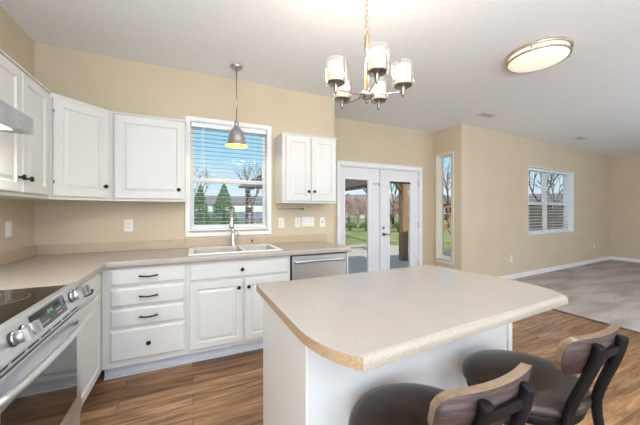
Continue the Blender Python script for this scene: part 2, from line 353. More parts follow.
# ------------------------------------------------------------------ kitchen window (recessed, white frame, double hung)
def window(name, w, h, z0, loc, rz, depth, casing=.0, mull=False, frame_w=.035, m='white_trim', rail=True, lining=True):
    r = thing(name, None, None, loc, rz); r['kind'] = 'structure'
    bm = new()
    if lining:
        tk = .012
        box(bm, 0, tk, -.004, depth, z0, z0+h); box(bm, w-tk, w, -.004, depth, z0, z0+h); box(bm, tk, w-tk, -.004, depth, z0+h-tk, z0+h); 
        obj('window_frame', bm, m, r); bm = new()
        box(bm, -.012 if casing else .0, w+.012 if casing else w, -.03 if casing else -.012, depth, z0-.001, z0+.018, .003)
        obj('window_sill', bm, m, r)
    if casing:
        bm = new(); c = casing
        box(bm, -c, .004, -.016, -.001, z0-.02, z0+h+c, .003); box(bm, w-.004, w+c, -.016, -.001, z0-.02, z0+h+c, .003)
        box(bm, .004, w-.004, -.016, -.001, z0+h-.004, z0+h+c, .003)
        box(bm, -c, w+c, -.016, -.001, z0-.06, z0-.02, .003)
        obj('window_casing', bm, m, r)
    def unit(x0, x1):
        f = frame_w; zm = z0+h*.465
        sashes = [(z0+.018, zm+.022, depth-.045, depth-.022), (zm-.022, z0+h-.012, depth-.022, depth)] if rail else [(z0+.018, z0+h-.012, depth-.03, depth)]
        for a, b, ya, yb in sashes:
            bm = new()
            box(bm, x0, x0+f, ya, yb, a, b, .003); box(bm, x1-f, x1, ya, yb, a, b, .003)
            box(bm, x0+f, x1-f, ya, yb, a, a+f*1.1, .003); box(bm, x0+f, x1-f, ya, yb, b-f*1.1, b, .003)
            s = obj('sash', bm, m, r)
            bm = new(); ym = (ya+yb)/2; box(bm, x0+f-.002, x1-f+.002, ym-.002, ym+.002, a+f*1.1-.002, b-f*1.1+.002); obj('pane', bm, 'window_glass', s)
    if mull:
        bm = new(); box(bm, w/2-.035, w/2+.035, depth-.06, depth, z0+.018, z0+h-.012, .003); obj('mullion', bm, m, r)
        unit(.013, w/2-.036); unit(w/2+.036, w-.013)
    else: unit(.013, w-.013)
    return r
window('window_1', KW[1]-KW[0], KW[3]-KW[2], KW[2], (KW[0], 0, 0), 0, .11, casing=.035)
window('window_2', NW[1]-NW[0], NW[3]-NW[2], NW[2], (X1, NW[1], 0), -PI/2, .10, rail=False, frame_w=.03, m='cream_trim', casing=.012)
window('window_3', LW[1]-LW[0], LW[3]-LW[2], LW[2], LWP(LW[0]), ang, .175, mull=True, frame_w=.04)

def blind(name, label, x0, x1, z0, z1, y, root_loc, rz, pitch=.044, tilt=.0, group=None, depth=.038, raised=None, zlow=None):
    r = thing(name, label, 'window blind', root_loc, rz, group)
    bm = new(); box(bm, x0, x1, y-.025, y+.025, z1-.045, z1, .004); obj('headrail', bm, 'slat_white', r)
    bm = new(); z = z1-.065; zz = z0+.03
    while z > zz:
        c, s = math.cos(tilt)*depth/2, math.sin(tilt)*depth/2
        vs = [bm.verts.new(p) for p in ((x0+.003, y-c, z-s), (x1-.003, y-c, z-s), (x1-.003, y, z+.003), (x0+.003, y, z+.003), (x1-.003, y+c, z+s), (x0+.003, y+c, z+s))]
        bm.faces.new((vs[0], vs[1], vs[2], vs[3])); bm.faces.new((vs[3], vs[2], vs[4], vs[5])); z -= pitch
    bmesh.ops.solidify(bm, geom=bm.faces[:], thickness=.0022)
    obj('slats', bm, 'slat_white', r)
    bm = new(); box(bm, x0, x1, y-.025, y+.025, z0, z0+.022, .004); obj('bottom_rail', bm, 'slat_white', r)
    for f in (.16, .84): 
        bm = new(); xx = x0+(x1-x0)*f; tube(bm, [(xx, y-.026, z1-.03), (xx, y-.026, z0+.01)], .0012, 5); obj('ladder_cord', bm, 'slat_white', r)
    return r
bl = blind('window_blind', 'white slatted blind with open slats in the window over the sink', .018, KW[1]-KW[0]-.018, KW[2]+.02, KW[3]-.014, .034, (KW[0], 0, 0), 0)
bm = new(); tube(bm, [(.13, -.004, KW[3]-.06), (.13, -.004, KW[3]-.58)], .004, 6); obj('tilt_wand', bm, 'slat_white', bl)
hw_ = (LW[1]-LW[0])/2
blind('window_blind', 'white slatted blind in the left half of the living room window', .02, hw_-.012, LW[2]+.02, LW[3]-.014, .085, LWP(LW[0]), ang, pitch=.062, tilt=.35, group='living room blinds')
blind('window_blind', 'white slatted blind in the right half of the living room window', hw_+.012, 2*hw_-.02, LW[2]+.02, LW[3]-.014, .085, LWP(LW[0]), ang, pitch=.062, tilt=.35, group='living room blinds')

# ------------------------------------------------------------------ french doors
bm = new(); w = DO[1]-DO[0]; c = .045; y0 = D1
box(bm, DO[0]-c, DO[0]+.004, y0-.018, y0-.001, .002, 2.045, .003); box(bm, DO[1]-.004, DO[1]+c, y0-.018, y0-.001, .002, 2.045, .003)
box(bm, DO[0]+.004, DO[1]-.004, y0-.018, y0-.001, 1.998, 2.045, .003); box(bm, DO[0]-c-.01, DO[1]+c+.01, y0-.026, y0-.001, 2.045, 2.062, .003)
struct('trim_2', bm, 'white_trim')
bm = new(); box(bm, DO[0]+.001, DO[0]+.016, y0+.001, y0+.13, .0, 1.998); box(bm, DO[1]-.016, DO[1]-.001, y0+.001, y0+.13, .0, 1.998); box(bm, DO[0]+.016, DO[1]-.016, y0+.001, y0+.13, 1.982, 1.998); box(bm, DO[0]+.016, DO[1]-.016, y0+.001, y0+.13, -.09, .002)
struct('trim_3', bm, 'white_trim')
def leaf(name, x0, x1, g0, g1):
    r = thing(name, None, None, (x0, y0+.02, 0), 0); r['kind'] = 'structure'; w = x1-x0; a, b = g0-x0, g1-x0; z0, z1, za, zb = .012, 1.978, .27, 1.795
    bm = new(); box(bm, 0, a, 0, .044, z0, z1, .002); box(bm, b, w, 0, .044, z0, z1, .002); box(bm, a, b, 0, .044, z0, za, .002); box(bm, a, b, 0, .044, zb, z1, .002)
    obj('door_leaf', bm, 'door_paint', r)
    bm = new(); s = .022
    for (xa, xb, zc, zd) in ((a-s, a+.008, za-s, zb+s), (b-.008, b+s, za-s, zb+s), (a+.008, b-.008, za-s, za+.008), (a+.008, b-.008, zb-.008, zb+s)): box(bm, xa, xb, -.012, -.0005, zc, zd, .004)
    obj('glazing_bead', bm, 'white_trim', r)
    bm = new(); box(bm, a+.001, b-.001, .018, .024, za+.001, zb-.001); obj('pane', bm, 'window_glass', r)
    return r
dl = leaf('door_1', 3.303, 4.05, 3.385, 3.832)
dr = leaf('door_2', 4.070, 4.887, 4.245, 4.715)
bm = new(); box(bm, -.004, .024, -.016, -.001, .02, 1.97, .003); obj('astragal', bm, 'door_paint', dr, loc=(-.012, 0, 0))
ba = 4.245-4.07; bb = 4.715-4.07
bm = new(); box(bm, ba+.004, bb-.004, .006, .017, 1.755, 1.790); obj('raised_blind', bm, 'dark_slot', dr)
bm = new(); lathe(bm, [(0, 0), (.028, 0), (.028, .006), (.012, .01), (.012, .035), (.02, .04)], (.055, 0, .90), 16, axis='y')
tube(bm, [(.055, -.042, .90), (.10, -.046, .90), (.165, -.046, .897)], [.011, .009, .008], 8); obj('door_handle', bm, 'nickel', dr)
bm = new(); lathe(bm, [(0, 0), (.026, 0), (.026, .012), (.018, .016), (0, .017)], (.055, 0, 1.01), 16, axis='y'); box(bm, .05, .06, -.035, -.016, .992, 1.028, .002); obj('deadbolt', bm, 'nickel', dr)
for z in (.33, 1.04, 1.77):
    bm = new(); tube(bm, [(4.887-4.07+.004, -.006, z-.05), (4.887-4.07+.004, -.006, z+.05)], .008, 8); obj('hinge', bm, 'nickel', dr)
bm = new(); box(bm, .615, .75, -.016, -.001, 1.725, 1.738, .003); box(bm, .725, .745, -.018, -.001, 1.70, 1.765, .003); obj('flip_lock', bm, 'nickel', dl)

# ------------------------------------------------------------------ cabinets (local: front faces -y, x to the right, back at y = depth)
def upper(label, loc, rz, w, doors, z0=1.372, h=.735, d=.305, knobs=(), hinge=None, group='white wall cabinets', side_r=True):
    r = thing('wall_cabinet', label, 'cabinet', (loc[0], loc[1], 0), rz, group)
    bm = new(); box(bm, 0, w, 0, d, z0, z0+h, .0015); box(bm, -.004, w+.004, -.012, d, z0+h, z0+h+.012, .002); obj('cabinet_body', bm, 'cabinet_paint', r)
    for i, (a, b, kx, kz) in enumerate(doors):
        cab_door(r, a, z0+.022, b-a, h-.04, kx, kz, hinge=hinge)
    return r
UF = -.31
upper('white wall cabinet with one wide raised-panel door left of the sink window', (.615, UF, 0), 0, .545, [(.012, .535, .523-.042, .085)])
upper('white two-door wall cabinet right of the sink window', (2.083, UF, 0), 0, .640, [(.036, .318, .282-.03, .105), (.326, .630, .03, .105)])
upper('white wall cabinet on the left wall beside the range hood, two doors with meeting knobs', (.31, -1.352, 0), PI/2, .737, [(.012, .343, .331-.034, .085), (.352, .685, .042, .083)])
upper('short white wall cabinet directly above the range hood', (.31, -2.114, 0), PI/2, .758, [(.012, .375, .333, .05), (.383, .746, .03, .05)], z0=1.76, h=.347)
# diagonal corner cabinet
r = thing('wall_cabinet', 'white corner wall cabinet set diagonally where the two kitchen walls meet', 'cabinet', (.31, -.613, 0), PI/4, 'white wall cabinets')
bm = new()
def d2l(x, y):
    dx, dy = x-.31, y+.613; c = math.cos(PI/4); return (c*dx+c*dy, -c*dx+c*dy)
P5 = [d2l(*p) for p in ((.001, -.001), (.001, -.613), (.31, -.613), (.613, -.31), (.613, -.001))]
prism(bm, P5, 1.372, 2.107); prism(bm, P5, 2.1071, 2.119); obj('cabinet_body', bm, 'cabinet_paint', r)
cab_door(r, .016, 1.394, .374, .695, .374-.042, .092, hinge=.0)

def base(label, loc, rz, w, d=.60, z1=.872, kick=.105, group='white base cabinets', left=0, open_top=False):
    r = thing('base_cabinet', label, 'cabinet', (loc[0], loc[1], 0), rz, group)
    bm = new()
    if open_top:
        box(bm, 0, w, 0, .02, kick, z1); box(bm, 0, .02, .02, d, kick, z1); box(bm, w-.02, w, .02, d, kick, z1); box(bm, .02, w-.02, .02, d, kick, kick+.02)
    else: box(bm, 0, w, 0, d, kick, z1, .001)
    obj('cabinet_body', bm, 'cabinet_paint', r)
    bm = new(); box(bm, 0, w, .075, .09, .001, kick); box(bm, 0, w, .055, .075, .001, .014); obj('toe_kick', bm, 'kick_paint', r)
    return r
BF = -.605
r = base('white base cabinet with a stack of four drawers left of the sink', (.6060, BF, 0), 0, .571)
for z0, z1, kd in ((.722, .852, 'pull'), (.562, .702, 'pull'), (.405, .545, 'pull'), (.150, .388, 'knob')): cab_drawer(r, .050, z0, .506, z1-z0, kd)
r = base('white sink base cabinet with two doors below a wide false drawer', (1.178, BF, 0), 0, .892, open_top=True)
cab_drawer(r, .016, .705, .850, .140, 'knob')
cab_door(r, .016, .135, .428, .553, .428-.032, .553-.07, y=-.001); cab_door(r, .464, .135, .408, .553, .032, .553-.07)
bm = new(); box(bm, 2.690, 2.708, -.61, -.001, .001, .872, .001); tag(obj('end_panel', bm, 'cabinet_paint'), 'white end panel closing the counter run right of the dishwasher', 'panel')
# blind corner + left base cabinet beside the range
r = base('white base cabinet on the left wall between the range and the corner', (.605, -1.335, 0), PI/2, .7285)
cab_drawer(r, .012, .722, .62, .130, 'pull', hx=.285); cab_door(r, .012, .135, .62, .565)
# dishwasher
r = thing('dishwasher', 'stainless steel dishwasher under the counter right of the sink', 'dishwasher', (2.078, -.59, 0))
bm = new(); box(bm, .002, .604, .0, .55, .11, .868); obj('tub', bm, 'dark_slot', r)
bm = new(); box(bm, .012, .600, -.032, -.001, .115, .853, .006); dd = obj('door_panel', bm, 'stainless', r)
bm = new(); box(bm, 0, .604, .05, .07, .001, .108); obj('toe_kick', bm, 'dark_slot', r)
bm = new(); tube(bm, smoothpath([(.05, -.034, .795), (.055, -.062, .797), (.30, -.078, .803), (.55, -.062, .797), (.555, -.034, .795)]), .013, 10, sq=1.3); obj('handle', bm, 'stainless', dd)

# ------------------------------------------------------------------ countertop (L shaped) with splash
CT = .914; CB = .8735
SK = (1.205, 1.985, -.560, -.105)
r = thing('kitchen_countertop', 'speckled beige L-shaped laminate countertop along the two kitchen walls', 'countertop')
bm = new()
FX, FY = .620, -.640     # flat part front lines, nosing in front
box(bm, .001, FX, -1.343, FY, CB, CT); box(bm, .001, FX, FY, -.001, CB, CT)
box(bm, FX, SK[0], FY, -.001, CB, CT); box(bm, SK[0], SK[1], FY, SK[2], CB, CT); box(bm, SK[0], SK[1], SK[3], -.001, CB, CT); box(bm, SK[1], 2.712, FY, -.001, CB, CT)
def nosing(bm, p, q, out, z0=CB-.004, z1=CT, d=.022):
    prof = [(0, z1)]+[(d-.016+.016*math.sin(a), z1-.016+.016*math.cos(a)) for a in [0, .4, .8, 1.2, PI/2]]+[(d, z0+.006), (d-.006, z0), (0, z0)]
    A = [bm.verts.new((p[0]+out[0]*o, p[1]+out[1]*o, z)) for o, z in prof]; B = [bm.verts.new((q[0]+out[0]*o, q[1]+out[1]*o, z)) for o, z in prof]
    n = len(prof)
    for i in range(n): f = bm.faces.new((A[i], A[(i+1) % n], B[(i+1) % n], B[i]))
    bm.faces.new(A); bm.faces.new(B[::-1])
nosing(bm, (FX+.022, FY), (2.712, FY), (0, -1)); nosing(bm, (FX, -1.343), (FX, FY-.022), (1, 0)); box(bm, FX, FX+.022, FY-.022, FY, CB-.004, CT)
obj('worktop', bm, 'laminate', r)
bm = new(); box(bm, .0005, .019, -1.343, -.0005, CT, CT+.085, .003); box(bm, .0195, 1.153, -.019, -.0005, CT, CT+.085, .003); box(bm, 1.153, 2.748, -.019, -.0005, CT, CT+.085, .003)
obj('backsplash', bm, 'laminate_splash', r)

# sink
r = thing('kitchen_sink', 'white double-bowl drop-in sink below the window', 'sink', (0, 0, 0))
bm = new(); x0, x1, ya, yb = SK; z = CT+.010
xs = [x0-.018, x0+.03, x0+.44, x0+.475, x1-.03, x1+.018]; ys = [ya-.022, ya+.03, yb-.06, yb+.018]
for i in range(5):
    for j in range(3):
        if j == 1 and i in (1, 3): continue
        box(bm, xs[i], xs[i+1], ys[j], ys[j+1], CT+.0006, z)
bmesh.ops.remove_doubles(bm, verts=bm.verts, dist=1e-5)
def bowl(bm, xa, xb, ya, yb, zt, zb):
    t = [(xa, ya), (xb, ya), (xb, yb), (xa, yb)]; b_ = [(xa+.05, ya+.04), (xb-.05, ya+.04), (xb-.05, yb-.10), (xa+.05, yb-.10)]
    A = [bm.verts.new((*p, zt)) for p in t]; B = [bm.verts.new((*p, zb+.02)) for p in b_]; D = [bm.verts.new((p[0]*.9+.1*(xa+xb)/2, p[1]*.9+.1*(ya+yb)/2, zb)) for p in b_]
    for k in range(4):
        bm.faces.new((A[k], A[(k+1) % 4], B[(k+1) % 4], B[k])); bm.faces.new((B[k], B[(k+1) % 4], D[(k+1) % 4], D[k]))
    bm.faces.new(D)
obj('rim', bm, 'sink_white', r, bevel=.003)
for i in (1, 3):
    bm = new(); bowl(bm, xs[i], xs[i+1], ys[1], ys[2], z-.0005, CT-.13); bmesh.ops.solidify(bm, geom=bm.faces[:], thickness=.003); obj('bowl', bm, 'sink_white', r)
    bm = new(); lathe(bm, [(0, 0), (.038, 0), (.042, .003), (.03, .004), (0, .001)], ((xs[i]+xs[i+1])/2, (ys[1]+ys[2])/2, CT-.128), 20); obj('drain', bm, 'chrome', r)
# faucet
FXc, FYc = 1.605, -.125; zb = CT+.0105
r = thing('kitchen_faucet', 'brushed nickel pull-down gooseneck faucet behind the sink', 'faucet', (FXc, FYc, zb), -.2)
bm = new(); lathe(bm, [(0, 0), (.030, 0), (.030, .006), (.024, .012), (.022, .10), (.017, .13), (.014, .15), (0, .15)], (0, 0, 0), 20); obj('faucet_body', bm, 'chrome', r)
bm = new(); tube(bm, smoothpath([(0, 0, .145), (0, 0, .26), (0, -.010, .335), (0, -.06, .375), (0, -.12, .365), (0, -.155, .31)]), .0125, 12); s = obj('spout', bm, 'chrome', r)
bm = new(); tube(bm, [(0, -.154, .312), (0, -.162, .29), (0, -.170, .215), (0, -.172, .19)], [.014, .017, .023, .021], 14); obj('spray_head', bm, 'chrome', s)
bm = new(); tube(bm, [(.018, 0, .085), (.048, 0, .085)], .012, 12); tube(bm, [(.046, 0, .085), (.052, -.004, .12), (.055, -.01, .165)], [.009, .007, .006], 8); obj('lever', bm, 'chrome', r)
r = thing('soap_dispenser', 'small metal soap dispenser right of the faucet', 'soap dispenser', (1.80, -.125, zb))
bm = new(); lathe(bm, [(0, 0), (.018, 0), (.018, .008), (.010, .014), (.010, .04), (.013, .045), (.013, .055), (0, .058)], (0, 0, 0), 16); obj('base', bm, 'nickel', r)
bm = new(); tube(bm, [(0, 0, .05), (0, -.03, .056), (0, -.06, .05)], .006, 8); obj('nozzle', bm, 'nickel', r)

# ------------------------------------------------------------------ range
r = thing('electric_range', 'stainless steel slide-in electric range on the left wall', 'stove', (.001, -1.73, 0))
H = .379
bm = new(); box(bm, .03, .655, -H, H, .09, .905); box(bm, .06, .62, -H+.02, H-.02, .001, .09); obj('range_body', bm, 'stainless', r)
bm = new(); box(bm, .02, .648, -H+.012, H-.030, .9055, .922, .002); ck = obj('glass_cooktop', bm, 'black_glass', r)
for (x, y, rad) in ((.47, .16, .105), (.47, -.18, .085), (.19, .16, .08), (.19, -.18, .105)):
    bm = new(); lathe(bm, [(rad-.003, .0003), (rad-.003, .0008), (rad, .0008), (rad, .0003)], (x, y, .922), 40); lathe(bm, [(rad*.6, .0003), (rad*.6, .0008), (rad*.6+.002, .0008), (rad*.6+.002, .0003)], (x, y, .922), 40)
    obj('burner_ring', bm, 'nickel', ck)
def xprism(bm, pts, y0, y1):      # polygon in x,z extruded along y
    a = [bm.verts.new((p[0], y0, p[1])) for p in pts]; b = [bm.verts.new((p[0], y1, p[1])) for p in pts]; n = len(pts)
    bm.faces.new(a); bm.faces.new(b[::-1])
    for i in range(n): bm.faces.new((a[i], a[(i+1) % n], b[(i+1) % n], b[i]))
bm = new(); xprism(bm, [(.650, .9055), (.650, .926), (.678, .926), (.704, .838), (.704, .826), (.656, .826)], -H-.001, H+.001)
pn = obj('control_panel', bm, 'stainless', r, bevel=.003)
# panel face frame: origin mid, tilt
nx, nz_ = .088, .026; ln = math.hypot(nx, nz_); nrm = Vector((nx/ln, 0, nz_/ln)); up_ = Vector((-nz_/ln, 0, nx/ln)); mid = Vector((.691, 0, .882))
def panel_pt(y, u, o): return mid+Vector((0, y, 0))+up_*u+nrm*o
def panel_box(bm, ya, yb, u0, u1, o0, o1):
    vs = [[bm.verts.new(panel_pt(y, u, o)) for (y, u) in ((ya, u0), (yb, u0), (yb, u1), (ya, u1))] for o in (o0, o1)]
    a, b = vs; bm.faces.new(a[::-1]); bm.faces.new(b)
    for k in range(4): bm.faces.new((a[k], a[(k+1) % 4], b[(k+1) % 4], b[k]))
bm = new(); panel_box(bm, -.115, .165, -.036, .034, .0005, .004); ds = obj('display', bm, 'black_glass', pn)
SEG = {'1': 'bc', '0': 'abcdef', '4': 'fgbc', '5': 'afgcd'}
bm = new(); yy = .0
def digit(bm, ch, y, u, w=.008, h=.014, t=.0018):
    d = {'a': (0, w, h-t, h), 'd': (0, w, 0, t), 'g': (0, w, h/2-t/2, h/2+t/2), 'f': (0, t, h/2, h), 'e': (0, t, 0, h/2), 'b': (w-t, w, h/2, h), 'c': (w-t, w, 0, h/2)}
    for s in SEG[ch]:
        a, b, c_, e_ = d[s]; panel_box(bm, y+a, y+b, u+c_, u+e_, .0042, .0047)
for i, ch in enumerate('1045'): digit(bm, ch, -.005+i*.012+(.004 if i > 1 else 0), .003)
obj('clock_digits', bm, 'lit_digits', ds)
bm = new()
for i in range(6): panel_box(bm, -.060+i*.011, -.054+i*.011, -.022, -.019, .0042, .0045)
obj('touch_marks', bm, 'plate_white', ds); bm = new()
for i in range(5): panel_box(bm, .070+i*.010, .075+i*.010, -.022, -.019, .0042, .0045)
for i in range(5): panel_box(bm, .070+i*.010, .075+i*.010, -.005, -.002, .0042, .0045)
obj('touch_marks', bm, 'plate_white', ds)
for y in (-.235, -.170, .245, .295, .345):
    bm = new(); k1 = panel_pt(y, 0, .0005); k2 = panel_pt(y, 0, .012); tube(bm, [k1, k2], .0215, 20); tube(bm, [k2, panel_pt(y, 0, .034)], [.0205, .019], 20)
    # grip bar across the knob
    panel_box(bm, y-.009, y+.009, -.0215, .0215, .030, .046)
    kb = obj('control_knob', bm, 'brushed_nickel', pn)
    bm = new(); tube(bm, [panel_pt(y, 0, .0002), panel_pt(y, 0, .004)], .0245, 20); obj('knob_skirt', bm, 'dark_slot', kb)
bm = new(); box(bm, .656, .694, -H, H, .262, .790, .004); dv = obj('oven_door', bm, 'stainless', r)
bm = new(); box(bm, .6945, .6965, -H+.075, H-.075, .375, .690); obj('oven_window', bm, 'black_glass', dv)
bm = new(); box(bm, .650, .688, -H+.004, H-.004, .7905, .826); 
obj('vent_trim', bm, 'stainless', r)
bm = new()
for k in range(7): box(bm, .6885, .6895, -.33+k*.098, -.33+k*.098+.075, .806, .812)
box(bm, .6885, .6892, -H+.006, H-.006, .7915, .7945)
obj('vent_slots', bm, 'dark_slot', r)
bm = new(); tube(bm, smoothpath([(.694, -.325, .738), (.712, -.320, .739), (.730, -.20, .744), (.737, 0, .746), (.730, .20, .744), (.712, .320, .739), (.694, .325, .738)]), .0145, 12); obj('oven_handle', bm, 'stainless', dv)
bm = new(); box(bm, .656, .690, -H, H, .095, .256, .004); obj('warming_drawer', bm, 'stainless', r)

# range hood
r = thing('range_hood', 'grey metal under-cabinet range hood above the range', 'range hood', (.001, -1.73, 0))
bm = new(); xprism(bm, [(0, 1.662), (0, 1.758), (.31, 1.758), (.508, 1.738), (.508, 1.658), (.495, 1.660), (.02, 1.660)], -H, H); obj('hood_shell', bm, 'hood_steel', r)
bm = new(); box(bm, .03, .34, -.34, .34, 1.656, 1.6595); obj('grease_filter', bm, 'dark_slot', r)
bm = new(); box(bm, .39, .47, .17, .29, 1.654, 1.6595, .002); obj('hood_lamp', bm, 'hood_lamp_lens', r)

lamp('hood_lamp_light', 'AREA', (.43, -1.50, 1.650), 6, (1, .95, .86), (0, 0, 0), shape='RECTANGLE', size=.08, size_y=.12)

# ------------------------------------------------------------------ wall plates
def plate(label, cat, x, z, kind='outlet', gangs=1, loc_wall='back', y=0, group='wall plates'):
    w = .07+.046*(gangs-1); h = .115
    if loc_wall == 'back': r = thing('electrical_outlet' if kind == 'outlet' else 'light_switch', label, cat, (x, -.0005, z), 0, group)
    elif loc_wall == 'left': r = thing('light_switch', label, cat, (.0005, y, z), PI/2, group)
    else: r = thing('electrical_outlet', label, cat, (*LWP(x, -.0005)[:2], z), ang, group)
    bm = new(); box(bm, -w/2, w/2, -.006, 0, -h/2, h/2, .002); obj('cover_plate', bm, 'plate_white', r)
    for g in range(gangs):
        gx = (g-(gangs-1)/2)*.046
        if kind == 'outlet':
            for s in (-1, 1):
                bm = new(); lathe(bm, [(.0165, 0), (.0165, .003), (.014, .0035), (0, .0035)], (gx, -.006, s*.0195), 16, axis='y'); sk = obj('socket', bm, 'plate_white', r)
                bm = new(); box(bm, gx-.0075, gx-.005, -.0102, -.0096, s*.0195-.001, s*.0195+.008); box(bm, gx+.005, gx+.0075, -.0102, -.0096, s*.0195-.001, s*.0195+.008); lathe(bm, [(.003, .0036), (.003, .0041), (0, .0041)], (gx, -.006, s*.0195-.008), 8, axis='y'); obj('slot', bm, 'dark_slot', sk)
        elif kind == 'switch':
            bm = new(); box(bm, gx-.005, gx+.005, -.017, -.006, -.004, .014, .001); obj('toggle', bm, 'plate_white', r)
        elif kind == 'rocker':
            bm = new(); box(bm, gx-.016, gx+.016, -.0095, -.006, -.033, .033, .001); obj('rocker', bm, 'plate_white', r)
        else:
            bm = new(); lathe(bm, [(.007, 0), (.007, .006), (.004, .007), (0, .007)], (gx, -.006, 0), 12, axis='y'); obj('jack', bm, 'dark_slot', r)
    return r
plate('white outlet on the wall left of the sink window', 'outlet', .672, 1.152)
plate('white outlet right of the sink window, below the left end of the towel bar', 'outlet', 2.165, 1.150)
plate('white outlet under the right wall cabinet, touching the wide switch plate', 'outlet', 2.368, 1.153)
plate('wide white three-gang switch plate under the right wall cabinet', 'light switch', 2.500, 1.158, 'switch', 3)
plate('white plate with a dark round jack, the last plate before the doorway corner', 'wall jack', 2.690, 1.152, 'jack')
plate('white rocker switch on the left wall above the counter', 'light switch', 0, 1.158, 'rocker', 1, 'left', y=-.379)
plate('white outlet low on the living room wall, left of its window', 'outlet', (6.66-X1)/math.cos(ang), .395, loc_wall='living')
plate('white outlet low on the living room wall near the far corner', 'outlet', (10.28-X1)/math.cos(ang), .42, loc_wall='living')
r = thing('towel_bar', 'slim dark metal towel bar on the wall beneath the right wall cabinet', 'towel bar', (2.10, -.0005, 1.312))
bm = new(); tube(bm, [(0, -.04, 0), (.32, -.04, 0)], .005, 8); obj('rail', bm, 'nickel', r)
bm = new(); tube(bm, [(0, 0, 0), (0, -.045, 0)], .008, 8); obj('bracket', bm, 'chrome', r)
bm = new(); tube(bm, [(.32, 0, 0), (.32, -.045, 0)], .009, 8); obj('bracket', bm, 'black_metal', r)

# ------------------------------------------------------------------ island
r = thing('kitchen_island', 'white kitchen island with a speckled beige top in the foreground', 'kitchen island')
base_poly = [(1.566, -2.300), (2.765, -2.225), (2.690, -1.765), (1.551, -1.765)]
bm = new(); prism(bm, base_poly, .001, .880); obj('island_body', bm, 'island_paint', r, bevel=.002)
# end panel on the left and corner stile at the right end
bm = new(); prism(bm, [(1.5555, -2.307), (1.5655, -2.307), (1.5505, -1.760), (1.5405, -1.760)], .001, .8805); obj('end_panel', bm, 'cabinet_paint', r)
bm = new(); prism(bm, [(2.740, -2.236), (2.7745, -2.234), (2.698, -1.765), (2.691, -1.765), (2.7657, -2.2255), (2.740, -2.2272)], .001, .8805); obj('corner_trim', bm, 'cabinet_paint', r)
def circ(p0, p1, p2, n=6):
    p0, p1, p2 = Vector(p0), Vector(p1), Vector(p2); return [tuple((p0*(1-t)**2+p1*2*t*(1-t)+p2*t*t)) for t in [k/n for k in range(n+1)]]
out = []   # (x, y, rounding radius)
for p in circ((1.519, -2.335), (1.522, -2.475), (1.605, -2.578), 12): out.append((*p, 0))
F0 = (1.6065, -2.5785); F1 = (2.716, -2.507)
out += [(*F0, .02), (F0[0]+.3, F0[1]+.3*(F1[1]-F0[1])/(F1[0]-F0[0]), .02), (*F1, .02)]
for p in circ((2.7175, -2.5065), (2.80, -2.40), (2.799, -2.25), 10): out.append((*p, .0))
for p in circ((2.799, -2.25), (2.785, -2.05), (2.714, -1.708), 8)[1:]: out.append((*p, 0))
out += [(1.511, -1.735, 0)]
n = len(out); V2 = [Vector((p[0], p[1])) for p in out]; nor = []
for i in range(n):
    a = (V2[i]-V2[i-1]).normalized(); b_ = (V2[(i+1) % n]-V2[i]).normalized(); na = Vector((-a.y, a.x)); nb = Vector((-b_.y, b_.x))
    if out[i][2] > 0:        # nosing normals follow the straight front line
        fl = (Vector(F1)-Vector(F0)).normalized(); nn = Vector((-fl.y, fl.x))
    else: nn = (na+nb).normalized()
    nor.append(nn)
bm = new(); ringsv = []
zt, zlow = .914, .8810
for j, th in enumerate([PI/2*k/5 for k in range(6)]):
    rg = []
    for i in range(n):
        rd = out[i][2]; ins = rd*(1-math.sin(th)); zz = zt-rd*(1-math.cos(th)) if rd else zt-.0004*j
        p = V2[i]+nor[i]*ins; rg.append(bm.verts.new((p.x, p.y, zz)))
    ringsv.append(rg)
ringsv.append([bm.verts.new((V2[i].x, V2[i].y, zlow)) for i in range(n)])
bm.faces.new(ringsv[0])
bm.faces.new(ringsv[-1][::-1])
for a, b_ in zip(ringsv, ringsv[1:]):
    for i in range(n):
        j = (i+1) % n; f = bm.faces.new((a[i], a[j], b_[j], b_[i]))
        if out[i][2] > 0 and out[j][2] > 0: f.material_index = 2
        if out[i][2] == 0 and out[j][2] == 0 or (out[i][2] == 0) != (out[j][2] == 0): f.material_index = 1
bmesh.ops.triangulate(bm, faces=[f for f in bm.faces if len(f.verts) > 4])
obj('island_top', bm, ['laminate', 'laminate_edge', 'laminate_front_shaded'], r)

